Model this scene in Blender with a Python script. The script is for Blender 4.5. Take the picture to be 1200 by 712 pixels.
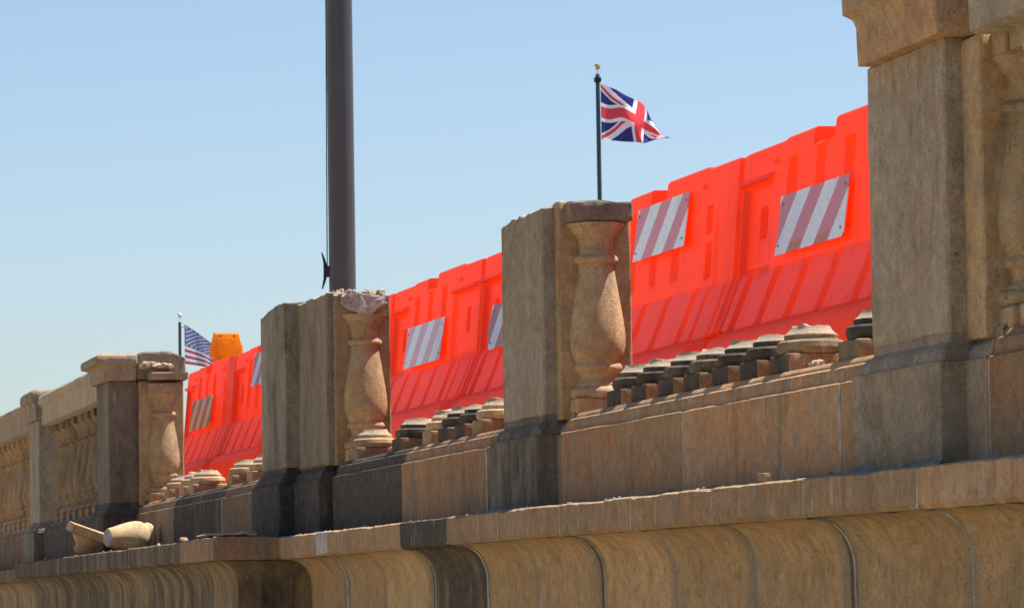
import bpy, bmesh, math, random
from mathutils import Vector, Matrix, noise

S = bpy.context.scene
C = S.collection
for o in list(bpy.data.objects):
    bpy.data.objects.remove(o)

# ------------------------------------------------------------------ camera
EYE = Vector((0.0, 0.0, 1.6))
YAW, PITCH, ROLL = math.radians(13.8198), math.radians(4.4015), 0.016
fh = Vector((-math.cos(YAW), math.sin(YAW), 0))
rt = Vector((math.sin(YAW), math.cos(YAW), 0))
fw = fh * math.cos(PITCH) + Vector((0, 0, math.sin(PITCH)))
up = -fh * math.sin(PITCH) + Vector((0, 0, math.cos(PITCH)))
cx = rt * math.cos(ROLL) - up * math.sin(ROLL)
cy = rt * math.sin(ROLL) + up * math.cos(ROLL)
cam = bpy.data.cameras.new('camera')
cam.sensor_width = 36.0
cam.lens = 132.0
cam.clip_start = 0.1
cam.clip_end = 6000
cam.dof.use_dof = True
cam.dof.focus_distance = 12.0
cam.dof.aperture_fstop = 36.0
co = bpy.data.objects.new('camera', cam)
co.matrix_world = Matrix(((cx.x, cy.x, -fw.x, EYE.x), (cx.y, cy.y, -fw.y, EYE.y), (cx.z, cy.z, -fw.z, EYE.z), (0, 0, 0, 1)))
C.objects.link(co)
S.camera = co

# ------------------------------------------------------------------ sky, sun, exposure
SUN_EL, SUN_AZ = math.radians(66), math.radians(-4)     # azimuth from +Y towards +X
w = bpy.data.worlds.new('World')
S.world = w
w.use_nodes = True
wn = w.node_tree.nodes
bg = wn['Background']
sky = wn.new('ShaderNodeTexSky')
sky.sky_type = 'NISHITA'
sky.sun_disc = False
sky.sun_elevation = SUN_EL
sky.sun_rotation = SUN_AZ
sky.air_density = 0.95
sky.dust_density = 1.2
sky.ozone_density = 2.4
sky.altitude = 50
w.node_tree.links.new(sky.outputs[0], bg.inputs[0])
bg.inputs[1].default_value = 0.0675
sd = Vector((math.sin(SUN_AZ) * math.cos(SUN_EL), math.cos(SUN_AZ) * math.cos(SUN_EL), math.sin(SUN_EL)))
sun = bpy.data.lights.new('sun', 'SUN')
sun.energy = 5.0
sun.angle = math.radians(0.5)
sun.color = (1.0, 0.95, 0.87)
so = bpy.data.objects.new('sun', sun)
so.rotation_euler = (-sd).to_track_quat('-Z', 'Y').to_euler()
so.location = (0, 20, 40)
C.objects.link(so)
S.view_settings.view_transform = 'Standard'
S.view_settings.look = 'None'
S.view_settings.exposure = 1.2
S.view_settings.gamma = 1.0


# ------------------------------------------------------------------ object helpers
def camber(x):                       # the bridge falls away gently to the left
    return -0.0027 * max(0.0, -x - 11.5)


def tag(o, label=None, cat=None, group=None, kind=None):
    if label: o['label'] = label
    if cat: o['category'] = cat
    if group: o['group'] = group
    if kind: o['kind'] = kind
    return o


def empty(name, loc, label, cat, group=None):
    o = bpy.data.objects.new(name, None)
    o.empty_display_size = 0.2
    o.location = loc
    C.objects.link(o)
    return tag(o, label, cat, group)


def link(name, me, parent=None, loc=None):
    o = bpy.data.objects.new(name, me)
    C.objects.link(o)
    if parent is not None:
        o.parent = parent
    if loc is not None:
        o.location = loc
    return o


def finish(bm, mats, angle=35, smooth=True):
    me = bpy.data.meshes.new('mesh')
    bmesh.ops.recalc_face_normals(bm, faces=bm.faces)
    bm.to_mesh(me)
    bm.free()
    for m in (mats if isinstance(mats, (list, tuple)) else [mats]):
        me.materials.append(m)
    if smooth:
        me.polygons.foreach_set('use_smooth', [True] * len(me.polygons))
        me.set_sharp_from_angle(angle=math.radians(angle))
    return me


def part(name, bm, mats, parent=None, soot=None, warm=None, angle=35, smooth=True):
    """bm is in world coordinates; the object is placed relative to its parent's base"""
    org = Vector((0, 0, 0))
    q = parent
    while q is not None:
        org += q.location
        q = q.parent
    if org.length > 0:
        bmesh.ops.translate(bm, verts=bm.verts, vec=-org)
    o = link(name, finish(bm, mats, angle, smooth), parent)
    if soot is not None: o['soot'] = float(soot)
    if warm is not None: o['warm'] = float(warm)
    return o


def lerp_tab(tab, z):
    if z <= tab[0][0]: return tab[0][1]
    for (a, p), (b, q) in zip(tab, tab[1:]):
        if z <= b:
            return p + (q - p) * (z - a) / (b - a) if b > a else q
    return tab[-1][1]


def axis_cells(a, b, n, e):
    L = [a, a + e]
    for i in range(1, n):
        L.append(a + (b - a) * i / n)
    return L + [b - e, b]


def grid_block(bm, x0, x1, y0, y1, zs, nx=6, ny=4, inset=None, sides=(1, 1, 1), amp=0.0015, wear=0.6, e=0.006,
               top=None, seed=0.0, top_mat=0, cam_fix=True, freq=9.0):
    """a worn block: a box of grid cells with rounded, chipped arrises.  inset: table z -> outward offset;
    sides = offset applies to (-x, +x, -y)."""
    xs = axis_cells(x0, x1, nx, e)
    ys = axis_cells(y0, y1, ny, e)
    zs = sorted(zs)
    z0, z1 = zs[0], zs[-1]
    nX, nY, nZ = len(xs) - 1, len(ys) - 1, len(zs) - 1
    xm = (x0 + x1) / 2
    vd = {}

    def V(i, j, k):
        if (i, j, k) in vd: return vd[(i, j, k)]
        x, y, z = xs[i], ys[j], zs[k]
        off = lerp_tab(inset, z) if inset else 0.0
        if off:
            if x > xm:
                x += off * sides[1] * max(0.0, (x - xm) / (x1 - xm)) ** 3
            else:
                x -= off * sides[0] * max(0.0, (xm - x) / (xm - x0)) ** 3
            fy = 1.0 - (y - y0) / (y1 - y0)
            y -= off * sides[2] * max(0.0, fy) ** 3
        p = Vector((x, y, z + seed * 3.1))
        ext = (i in (0, nX)) + (j in (0, nY)) + (k in (0, nZ))
        if ext >= 2:
            n = noise.noise(p * 14 + Vector((seed * 7, 1.3, 0)))
            n2 = noise.noise(p * 3.1 + Vector((seed * 5, 0, 2.1)))
            s = e * wear * (0.55 + 0.55 * n + max(0.0, n2) * 1.1)
            if i == 0: x += s
            if i == nX: x -= s
            if j == 0: y += s
            if j == nY: y -= s
            if k == 0: z += s * .6
            if k == nZ: z -= s
        if top is not None and k > 0:
            t = (zs[k] - z0) / (z1 - z0)
            z += top(x, y) * t ** 3
        d = noise.noise_vector(p * freq) * amp
        x += d.x; y += d.y; z += d.z
        if cam_fix: z += camber(x)
        v = bm.verts.new((x, y, z))
        vd[(i, j, k)] = v
        return v

    def quad(a, b, c, d, m=0):
        try:
            f = bm.faces.new((V(*a), V(*b), V(*c), V(*d)))
            f.material_index = m
        except ValueError:
            pass
    for i in range(nX):
        for k in range(nZ):
            quad((i, 0, k), (i + 1, 0, k), (i + 1, 0, k + 1), (i, 0, k + 1))
            quad((i + 1, nY, k), (i, nY, k), (i, nY, k + 1), (i + 1, nY, k + 1))
        for j in range(nY):
            quad((i, j, nZ), (i + 1, j, nZ), (i + 1, j + 1, nZ), (i, j + 1, nZ), top_mat)
            quad((i, j + 1, 0), (i + 1, j + 1, 0), (i + 1, j, 0), (i, j, 0))
    for j in range(nY):
        for k in range(nZ):
            quad((0, j + 1, k), (0, j, k), (0, j, k + 1), (0, j + 1, k + 1))
            quad((nX, j, k), (nX, j + 1, k), (nX, j + 1, k + 1), (nX, j, k + 1))
    return bm


def zrows(z0, z1, n, e=0.006, extra=()):
    return sorted(set([z0, z0 + e] + [z0 + (z1 - z0) * i / n for i in range(1, n)] + [z1 - e, z1] + list(extra)))


def extrude_profile(bm, prof, x0, x1, n, amp=0.0012, chip=0.004, chip_at=(), gap=0.003, miter=(0, 0), seed=0.0, ymax=None):
    """closed profile of (y, z) run along x with easing at the two ends; chip_at: indices whose edge is chipped"""
    x0 += gap; x1 -= gap
    xs = [x0, x0 + .004] + [x0 + (x1 - x0) * i / n for i in range(1, n)] + [x1 - .004, x1]
    yc = sum(p[0] for p in prof) / len(prof)
    zc = sum(p[1] for p in prof) / len(prof)
    y0 = min(p[0] for p in prof)
    rings = []
    for a, x in enumerate(xs):
        ring = []
        for b, (y, z) in enumerate(prof):
            xx, yy, zz = x, y, z
            if a in (0, len(xs) - 1):
                yy += .003 if y < yc else 0
                zz += -.002 if z > zc else 0
            sft = min(y - y0, .06)
            if miter[0] and a < 4: xx += sft * (1 if a < 2 else .5)
            if miter[1] and a > len(xs) - 5: xx -= sft * (1 if a > len(xs) - 3 else .5)
            p = Vector((xx, yy, zz + seed))
            d = noise.noise_vector(p * 11) * amp
            if b in chip_at:
                q = noise.noise(p * 16 + Vector((0, seed, 3)))
                q2 = noise.noise(p * 4 + Vector((0, seed, 9)))
                c = chip * (max(0, q) + max(0, q2 - .1) * 2.0)
                yy += c; zz -= c * .9
            ring.append(bm.verts.new((xx + d.x, yy + d.y, zz + d.z + camber(xx))))
        rings.append(ring)
    m = len(prof)
    for r, s in zip(rings, rings[1:]):
        for b in range(m):
            bm.faces.new((r[b], r[(b + 1) % m], s[(b + 1) % m], s[b]))
    bm.faces.new(rings[0])
    bm.faces.new(list(reversed(rings[-1])))
    return bm


def lathe(bm, prof, seg=32, M=None, amp=0.0, seed=0.0, cap=(True, True), cap_mat=0, rough_top=0.0):
    """prof: (r, z) from bottom to top, about the z axis, then transformed by M"""
    rings = []
    for a, (r, z) in enumerate(prof):
        ring = []
        for i in range(seg):
            t = 2 * math.pi * i / seg
            p = Vector((r * math.cos(t), r * math.sin(t), z))
            if amp:
                p += noise.noise_vector(p * 14 + Vector((seed, seed * 2, 0))) * amp
            if rough_top and a >= len(prof) - 1:
                p.z += rough_top * (noise.noise(p * 22 + Vector((seed * 3, 0, seed))) + .6 * noise.noise(p * 60 + Vector((seed * 3, 0, seed))))
            ring.append(bm.verts.new(M @ p if M else p))
        rings.append(ring)
    for r, s in zip(rings, rings[1:]):
        for i in range(seg):
            bm.faces.new((r[i], r[(i + 1) % seg], s[(i + 1) % seg], s[i]))

    def close(ring, a, flip):
        r, z = prof[a]
        c = Vector((0, 0, 0))
        for v in ring: c += v.co
        c /= len(ring)
        if rough_top and a > 0:
            inner = []
            for i, v in enumerate(ring):
                q = c.lerp(v.co, .55)
                q.z += rough_top * 1.1 * noise.noise(q * 30 + Vector((seed, 4, 1)))
                inner.append(bm.verts.new(q))
            for i in range(seg):
                f = bm.faces.new((ring[i], ring[(i + 1) % seg], inner[(i + 1) % seg], inner[i]))
                f.material_index = cap_mat
            ring = inner
        v0 = bm.verts.new(c)
        for i in range(seg):
            f = bm.faces.new((ring[i], ring[(i + 1) % seg], v0))
            f.material_index = cap_mat if a > 0 or not rough_top else 0
    if cap[0]: close(rings[0], 0, True)
    if cap[1]: close(rings[-1], len(prof) - 1, False)
    return bm


def box(bm, x0, x1, y0, y1, z0, z1, M=None, bev=0.0):
    v = [bm.verts.new(Vector(p) if M is None else M @ Vector(p)) for p in
         ((x0, y0, z0), (x1, y0, z0), (x1, y1, z0), (x0, y1, z0), (x0, y0, z1), (x1, y0, z1), (x1, y1, z1), (x0, y1, z1))]
    fs = [bm.faces.new([v[i] for i in q]) for q in ((0, 3, 2, 1), (4, 5, 6, 7), (0, 1, 5, 4), (1, 2, 6, 5), (2, 3, 7, 6), (3, 0, 4, 7))]
    if bev:
        es = list({e for f in fs for e in f.edges})
        bmesh.ops.bevel(bm, geom=es, offset=bev, segments=2, affect='EDGES', profile=.6)
    return bm


def lump(bm, c, r, seed, squash=(1, 1, 1), sub=2):
    g = bmesh.ops.create_icosphere(bm, subdivisions=sub, radius=1.0)
    for v in g['verts']:
        p = v.co.copy()
        k = 1 + .45 * noise.noise(p * 1.3 + Vector((seed * 3.7, seed, 0))) + .2 * noise.noise(p * 3.1 + Vector((seed, 0, 5)))
        v.co = Vector((p.x * squash[0], p.y * squash[1], p.z * squash[2])) * r * k + Vector(c)


# ------------------------------------------------------------------ materials
class NT:
    def __init__(s, name):
        s.m = bpy.data.materials.new(name)
        s.m.use_nodes = True
        s.t = s.m.node_tree
        s.n = s.t.nodes
        s.b = s.n['Principled BSDF']
        s.out = s.n['Material Output']

    def N(s, typ, **kw):
        n = s.n.new(typ)
        for k, v in kw.items(): setattr(n, k, v)
        return n

    def L(s, a, b): s.t.links.new(a, b)

    def pos(s, scale=(1, 1, 1)):
        g = s.N('ShaderNodeNewGeometry')
        mp = s.N('ShaderNodeMapping')
        mp.inputs['Scale'].default_value = scale
        s.L(g.outputs['Position'], mp.inputs['Vector'])
        return mp.outputs[0]

    def noise(s, vec, scale, detail=4, rough=.6, dist=0.0):
        n = s.N('ShaderNodeTexNoise')
        n.inputs['Scale'].default_value = scale
        n.inputs['Detail'].default_value = detail
        n.inputs['Roughness'].default_value = rough
        n.inputs['Distortion'].default_value = dist
        if vec is not None: s.L(vec, n.inputs['Vector'])
        return n.outputs['Fac']

    def ramp(s, fac, *stops):
        r = s.N('ShaderNodeValToRGB')
        while len(r.color_ramp.elements) < len(stops): r.color_ramp.elements.new(.5)
        for e, (p, c) in zip(r.color_ramp.elements, stops):
            e.position = p
            e.color = (c, c, c, 1) if not isinstance(c, tuple) else (*c, 1)
        s.L(fac, r.inputs[0])
        return r.outputs[0]

    def mix(s, fac, a, b, mode='MIX'):
        n = s.N('ShaderNodeMix', data_type='RGBA', blend_type=mode)
        for sock, v in ((n.inputs[0], fac), (n.inputs[6], a), (n.inputs[7], b)):
            if isinstance(v, (int, float)): sock.default_value = v
            elif isinstance(v, tuple): sock.default_value = (*v, 1)
            else: s.L(v, sock)
        return n.outputs[2]

    def math(s, op, a, b=None, c=None, clamp=False):
        n = s.N('ShaderNodeMath', operation=op)
        n.use_clamp = clamp
        for sock, v in zip(n.inputs, (a, b, c)):
            if v is None: continue
            if isinstance(v, (int, float)): sock.default_value = v
            else: s.L(v, sock)
        return n.outputs[0]

    def attr(s, name):
        n = s.N('ShaderNodeAttribute', attribute_type='OBJECT', attribute_name=name)
        return n.outputs['Fac']

    def bump(s, h, strength, dist=.01):
        b = s.N('ShaderNodeBump')
        b.inputs['Strength'].default_value = strength
        b.inputs['Distance'].default_value = dist
        s.L(h, b.inputs['Height'])
        s.L(b.outputs[0], s.b.inputs['Normal'])


def stone(name, base, warmc, grey, sootc=(.034, .031, .029), fleck=.5, grain=1.0, leach=0.0, sootk=1.0):
    s = NT(name)
    P = s.pos()
    PS = s.pos((7, 7, .55))            # long vertical streaks
    PS2 = s.pos((30, 30, 1.6))
    oi = s.N('ShaderNodeObjectInfo')
    rnd = oi.outputs['Random']
    big = s.noise(P, 2.6, 5, .6, .4)
    mid = s.noise(P, 9, 6, .65)
    streak = s.noise(PS, 1.0, 5, .62)
    thin = s.noise(PS2, 1.0, 4, .6)
    fine = s.noise(P, 190, 3, .75)
    grit = s.noise(P, 420, 2, .6)
    warm = s.attr('warm')
    soot = s.math('MULTIPLY', s.attr('soot'), sootk)
    wf = s.math('ADD', s.math('MULTIPLY', s.ramp(big, (.36, 0.0), (.66, 1.0)), .75), s.math('SUBTRACT', warm, .3), clamp=True)
    col = s.mix(wf, base, warmc)
    gf = s.math('MULTIPLY', s.ramp(mid, (.42, 0.0), (.66, 1.0)), .7)
    col = s.mix(gf, col, grey)
    # per-stone value
    val = s.math('ADD', s.math('MULTIPLY', rnd, .36), .90)
    hsv = s.N('ShaderNodeHueSaturation')
    s.L(val, hsv.inputs['Value']); s.L(col, hsv.inputs['Color'])
    col = hsv.outputs[0]
    # brown run-off streaks
    st = s.math('MULTIPLY', s.math('MULTIPLY', s.ramp(thin, (.45, 0.0), (.72, 1.0)), s.ramp(big, (.35, .1), (.7, 1.0))), .27)
    col = s.mix(st, col, (.11, .07, .042))
    blot = s.noise(P, 24, 4, .7, .3)
    bf = s.ramp(blot, (.30, .74), (.70, 1.20))
    col = s.mix(1.0, col, bf, 'MULTIPLY')
    # rusty and olive patches
    pt = s.noise(s.pos((1, 1, .6)), 5.2, 5, .7, 1.2)
    col = s.mix(s.math('MULTIPLY', s.ramp(pt, (.56, 0.0), (.66, 1.0)), .45), col, tuple(c * .62 for c in warmc))
    pt2 = s.noise(s.pos((1.3, 1, .5)), 6.5, 4, .65, .6)
    col = s.mix(s.math('MULTIPLY', s.ramp(pt2, (.57, 0.0), (.68, 1.0)), .5), col, tuple(c * .55 for c in grey))
    if leach:
        tcg = s.N('ShaderNodeTexCoord')
        sx = s.N('ShaderNodeSeparateXYZ')
        s.L(tcg.outputs['Generated'], sx.inputs[0])
        e = s.math('MINIMUM', sx.outputs[0], s.math('SUBTRACT', 1.0, sx.outputs[0]))
        e = s.math('ADD', e, s.math('MULTIPLY', s.math('SUBTRACT', mid, .5), .10))
        lf = s.ramp(e, (.015, 1.0), (.10, 0.0))
        col = s.mix(s.math('MULTIPLY', lf, leach), col, (.20, .175, .13))
    # soot crust
    sf = s.math('ADD', s.math('MULTIPLY', s.ramp(streak, (.28, 0.0), (.74, 1.0)), .62), s.math('MULTIPLY', s.ramp(pt, (.35, 0.0), (.68, 1.0)), .45))
    sf = s.math('MULTIPLY', s.math('ADD', sf, s.math('MULTIPLY', s.math('MULTIPLY', soot, soot), .95)), s.math('ADD', s.math('MULTIPLY', soot, 1.0), .04), clamp=True)
    sf = s.math('MULTIPLY', sf, s.ramp(blot, (.3, .84), (.6, 1.0)))
    scol = s.mix(s.ramp(mid, (.35, 0.0), (.65, 1.0)), sootc, tuple(c * 1.4 * w_ for c, w_ in zip(sootc, (1.08, 1.0, .9))))
    col = s.mix(sf, col, scol)
    # grain
    g1 = s.ramp(fine, (.33, .35), (.67, .65))
    g2 = s.ramp(s.noise(P, 75, 4, .75), (.34, .38), (.66, .62))
    g = s.math('ADD', s.math('MULTIPLY', g1, 1.25 * grain), s.math('ADD', s.math('MULTIPLY', g2, 1.1 * grain), 1 - 1.175 * grain))
    comb = s.N('ShaderNodeCombineColor')
    for i in range(3): s.L(g, comb.inputs[i])
    col = s.mix(1.0, col, comb.outputs[0], 'MULTIPLY')
    # pale flecks and drips
    PF = s.pos((42, 42, 6))
    fl = s.math('MULTIPLY', s.ramp(s.noise(PF, 1.0, 2, .5), (.665, 0.0), (.72, 1.0)), fleck)
    col = s.mix(fl, col, (.42, .38, .33))
    pores = s.ramp(s.noise(P, 95, 2, .5), (.30, 1.0), (.38, 0.0))
    pm = s.ramp(s.noise(P, 4.5, 3, .6), (.45, 0.0), (.62, 1.0))
    col = s.mix(s.math('MULTIPLY', s.math('MULTIPLY', pores, pm), .6), col, (.03, .024, .02))
    s.L(col, s.b.inputs['Base Color'])
    s.b.inputs['Roughness'].default_value = .88
    s.b.inputs['Specular IOR Level'].default_value = .25
    h = s.math('ADD', s.math('MULTIPLY', fine, .8), s.math('ADD', s.math('MULTIPLY', grit, .25), s.math('MULTIPLY', mid, 1.2)))
    s.bump(h, .8, .006)
    return s.m


M = {}
M['stone'] = stone('weathered_sandstone', (.36, .24, .13), (.36, .185, .085), (.28, .23, .155))
M['pier'] = stone('grey_sandstone', (.36, .305, .225), (.345, .225, .125), (.31, .28, .22), fleck=.35)
M['cove'] = stone('ochre_sandstone', (.43, .295, .145), (.40, .235, .10), (.33, .255, .155), fleck=.35, leach=.8)
M['baluster'] = stone('carved_sandstone', (.415, .305, .17), (.40, .24, .11), (.345, .275, .175), fleck=.2, grain=.8)


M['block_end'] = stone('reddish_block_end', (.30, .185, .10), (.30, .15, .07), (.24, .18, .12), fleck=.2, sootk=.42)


def simple(name, col, rough=.6, metal=0.0, spec=.5, var=.25, scale=30):
    s = NT(name)
    P = s.pos()
    n = s.noise(P, scale, 5, .65)
    c2 = tuple(c * (1 - var) for c in col)
    c3 = tuple(min(1, c * (1 + var)) for c in col)
    s.L(s.mix(s.ramp(n, (.3, 0.0), (.7, 1.0)), c2, c3), s.b.inputs['Base Color'])
    s.b.inputs['Roughness'].default_value = rough
    s.b.inputs['Metallic'].default_value = metal
    s.b.inputs['Specular IOR Level'].default_value = spec
    s.bump(s.noise(P, scale * 4, 3), .12, .003)
    return s.m


def broken(name, k):
    s = NT(name)
    P = s.pos()
    n = s.noise(P, 26, 5, .7)
    f = s.noise(P, 300, 2, .6)
    c = s.mix(s.ramp(n, (.35, 0.0), (.65, 1.0)), tuple(c * k for c in (.46, .36, .26)), tuple(c * k for c in (.60, .50, .39)))
    c = s.mix(s.math('MULTIPLY', s.ramp(f, (.4, 0.0), (.6, 1.0)), .5), c, (.34, .25, .18))
    s.L(c, s.b.inputs['Base Color'])
    s.b.inputs['Roughness'].default_value = .95
    s.bump(s.math('ADD', n, f), .8, .01)
    return s.m


M['broken'] = broken('fresh_broken_stone', 1.0)
M['lit_stub_break'] = broken('sunlit_broken_stone', .72)  # fresh break, with sun on the stub tops painted into the pale tone
M['grey_break'] = simple('grey_patch_mortar', (.30, .275, .265), .95, var=.45, scale=40)
M['mortar'] = simple('pale_mortar', (.30, .275, .24), .95, var=.5, scale=25)
M['lichen'] = simple('blue_grey_grime', (.115, .125, .135), .95, var=.7, scale=14)
M['deck'] = simple('road_asphalt', (.055, .054, .053), .95, var=.3, scale=8)
M['sidewalk'] = simple('footway_concrete', (.36, .34, .31), .95, var=.2, scale=6)
M['ground'] = simple('dry_ground', (.29, .225, .14), .95, var=.25, scale=2)
M['pole'] = simple('bronze_painted_steel', (.047, .041, .044), .42, .0, .5, var=.12, scale=4)
M['black'] = simple('black_iron', (.012, .012, .014), .5, .2, .4, var=.2)
M['rust'] = simple('red_painted_cleat', (.22, .06, .045), .6, var=.3)
M['greenpole'] = simple('green_painted_steel', (.022, .048, .045), .4, .0, .5, var=.1)
M['gold'] = simple('gilded_ball', (.85, .58, .22), .25, 1.0, .5, var=.05)
M['silver'] = simple('pale_metal_ball', (.75, .76, .72), .35, .6, .5, var=.05)
M['rope'] = simple('halyard_rope', (.30, .28, .27), .9, var=.2)
M['white_band'] = simple('white_reflective_band', (.75, .75, .75), .5, var=.05)
M['drum'] = simple('orange_plastic', (.80, .20, .03), .5, var=.05)
M['rivet'] = simple('rivet_steel', (.30, .28, .27), .4, .7, .5, var=.2)


def plastic(name, front, trans, share=.62):
    s = NT(name)
    P = s.pos()
    n = s.noise(P, 3.2, 5, .6, .5)
    n2 = s.noise(s.pos((9, 9, 1.6)), 1.0, 5, .65)
    n3 = s.noise(s.pos((26, 26, 5)), 1.0, 4, .7, .5)
    scuff = s.math('MULTIPLY', s.ramp(n2, (.48, 0.0), (.72, 1.0)), .38)
    col = s.mix(s.ramp(n, (.32, 0.0), (.68, 1.0)), front, tuple(c * .8 for c in front))
    col = s.mix(scuff, col, (.78, .27, .20))
    dirt = s.math('MULTIPLY', s.ramp(n3, (.55, 0.0), (.74, 1.0)), .45)
    col = s.mix(dirt, col, (.32, .10, .06))
    tcol = s.mix(s.ramp(n2, (.35, 0.0), (.7, 1.0)), trans, tuple(c * .80 for c in trans))
    tcol = s.mix(s.math('MULTIPLY', dirt, .8), tcol, tuple(c * .45 for c in trans))
    s.L(col, s.b.inputs['Base Color'])
    s.b.inputs['Roughness'].default_value = .42
    s.b.inputs['Specular IOR Level'].default_value = .35
    tr = s.N('ShaderNodeBsdfTranslucent')
    s.L(tcol, tr.inputs['Color'])
    mx = s.N('ShaderNodeMixShader')
    mx.inputs[0].default_value = share
    s.L(s.b.outputs[0], mx.inputs[1])
    s.L(tr.outputs[0], mx.inputs[2])
    s.L(mx.outputs[0], s.out.inputs['Surface'])
    return s.m


M['barrier'] = plastic('translucent_orange_plastic', (.88, .15, .04), (.97, .16, .038), .62)
M['barrier_rib_sheen'] = plastic('rib_sheen_orange_plastic', (.80, .165, .10), (.92, .155, .075), .55)  # rib plastic: chalky fading plus sky reflection painted into the colour
M['amber'] = plastic('amber_lens_plastic', (.86, .40, .02), (.98, .48, .02), .6)


def striped(name, white, red, x_scale=1.0, rust=0.0, flip=1):
    """flat printed sheet: 45 degree bands, object coordinates in metres"""
    s = NT(name)
    tc = s.N('ShaderNodeTexCoord')
    sp = s.N('ShaderNodeSeparateXYZ')
    s.L(tc.outputs['Object'], sp.inputs[0])
    t = s.math('SUBTRACT', s.math('MULTIPLY', sp.outputs[0], x_scale), sp.outputs[2])
    t = s.math('FRACT', s.math('MULTIPLY', s.math('ADD', t, 10.0), 1 / .285))
    f = s.math('GREATER_THAN', t, .5)
    # hatch weave of the retroreflective sheet
    n = s.noise(s.pos((60, 60, 60)), 1.0, 3)
    sm = s.noise(s.pos((7, 7, 3)), 1.0, 5, .7, .6)
    wv = s.mix(s.ramp(n, (.35, 0.0), (.65, 1.0)), white, tuple(c * .86 for c in white))
    col = s.mix(f, wv, red)
    col = s.mix(s.math('MULTIPLY', s.ramp(sm, (.5, 0.0), (.75, 1.0)), .4), col, (.36, .27, .22))
    if rust:
        # torn film showing the brown board along the lower edge
        z = s.ramp(s.math('ADD', sp.outputs[2], s.math('MULTIPLY', s.math('SUBTRACT', sm, .5), .05)), (.028, 1.0), (.036, 0.0))
        nz = s.ramp(s.noise(s.pos((3, 3, 3)), 1.0, 2), (.30, 0.0), (.36, 1.0))
        col = s.mix(s.math('MULTIPLY', s.math('MULTIPLY', z, f), rust), col, (.60, .15, .03))
    s.L(col, s.b.inputs['Base Color'])
    s.b.inputs['Roughness'].default_value = .4
    s.b.inputs['Specular IOR Level'].default_value = .6
    return s.m


M['panel'] = striped('striped_reflective_sheet', (.90, .92, .95), (.72, .21, .23))
M['panel_rust'] = striped('striped_torn_sheet', (.90, .92, .95), (.70, .19, .21), rust=1.0)
M['panel_pink'] = striped('striped_pale_sheet', (.88, .90, .95), (.74, .38, .44))
M['panel_old'] = striped('striped_faded_sheet', (.88, .52, .19), (.62, .06, .02))
M['panel_old'].node_tree.nodes['Principled BSDF'].inputs['Specular IOR Level'].default_value = .1
M['panel_red'] = striped('striped_red_sheet', (.80, .84, .90), (.50, .07, .05))


def cloth(name, col):
    s = NT(name)
    s.b.inputs['Base Color'].default_value = (*col, 1)
    s.b.inputs['Roughness'].default_value = .8
    n = s.noise(s.pos((25, 25, 25)), 1.0, 3)
    s.L(s.mix(n, tuple(c * .88 for c in col), tuple(min(1, c * 1.1) for c in col)), s.b.inputs['Base Color'])
    tr = s.N('ShaderNodeBsdfTranslucent')
    tr.inputs['Color'].default_value = (*col, 1)
    mx = s.N('ShaderNodeMixShader')
    mx.inputs[0].default_value = .45
    s.L(s.b.outputs[0], mx.inputs[1]); s.L(tr.outputs[0], mx.inputs[2])
    s.L(mx.outputs[0], s.out.inputs['Surface'])
    return s.m


M['fw'] = cloth('flag_white', (.86, .84, .88))
M['fr'] = cloth('flag_red', (.78, .07, .09))
M['fb'] = cloth('flag_navy', (.035, .04, .20))
M['uw'] = cloth('banner_white', (.80, .76, .82))
M['ur'] = cloth('banner_red', (.42, .09, .14))
M['ub'] = cloth('banner_blue', (.10, .12, .33))

# ------------------------------------------------------------------ ground and bridge body
bm = bmesh.new()
for (a, b, c, d) in (((-3000, -3000, 0), (3000, -3000, 0), (3000, 3000, 0), (-3000, 3000, 0)),):
    bm.faces.new([bm.verts.new(p) for p in (a, b, c, d)])
tag(part('ground', bm, M['ground'], smooth=False), kind='structure')

DECK = 2.02
bm = bmesh.new()
box(bm, -140, 12, 6.2, 40, .2, DECK - .12)
tag(part('road', bm, M['deck'], smooth=False), kind='structure')
bm = bmesh.new()
box(bm, -140, 12, 3.36, 6.2, .2, DECK)
tag(part('pavement', bm, M['sidewalk'], smooth=False), kind='structure')

Z_COR0, Z_COR1 = 1.769, 1.866
Y_COR = 2.82
Z_ARRIS = 2.104
Z_PL = 2.168

wall = empty('bridge_wall', (-12.0, 3.1, 0.0), 'long sandstone bridge side wall with a jutting ledge over a curved cove', 'wall')
# core behind the facing stones
bm = bmesh.new()
box(bm, -60, 6, 3.0, 3.34, 0.02, 1.76)
part('wall_core', bm, M['mortar'], wall, smooth=False)
bm = bmesh.new()
box(bm, -23.2, -15.86, 2.74, 2.98, 0.02, 1.75)
part('bay_core', bm, M['mortar'], wall, smooth=False)

jR = [-15.655, -14.81, -14.06, -13.207, -12.445, -11.71, -10.917, -10.127, -9.337, -8.58, -7.786, -7.0, -6.2, -5.4, -4.6, -3.8]
sootR = [.38, .25, .2, .9, .36, .2, .18, .16, .22, .12, .15, .15, .15, .1, .1]


def cornice_prof(y, back):
    return [(y, Z_COR0 + .012), (y - .001, Z_COR1 - .0065), (y + .010, Z_COR1 - .001), (back, Z_COR1 + .001), (back, Z_COR0), (y + .012, Z_COR0)]


rng = random.Random(4)
for i in range(len(jR) - 1):
    bm = bmesh.new()
    extrude_profile(bm, cornice_prof(Y_COR, 3.02), jR[i], jR[i + 1], 64, .0007, .0045, (1, 2), .0035, seed=i * 1.7)
    part('cornice_stone', bm, M['stone'], wall, soot=sootR[i], warm=.25 + .1 * rng.random())
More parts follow.
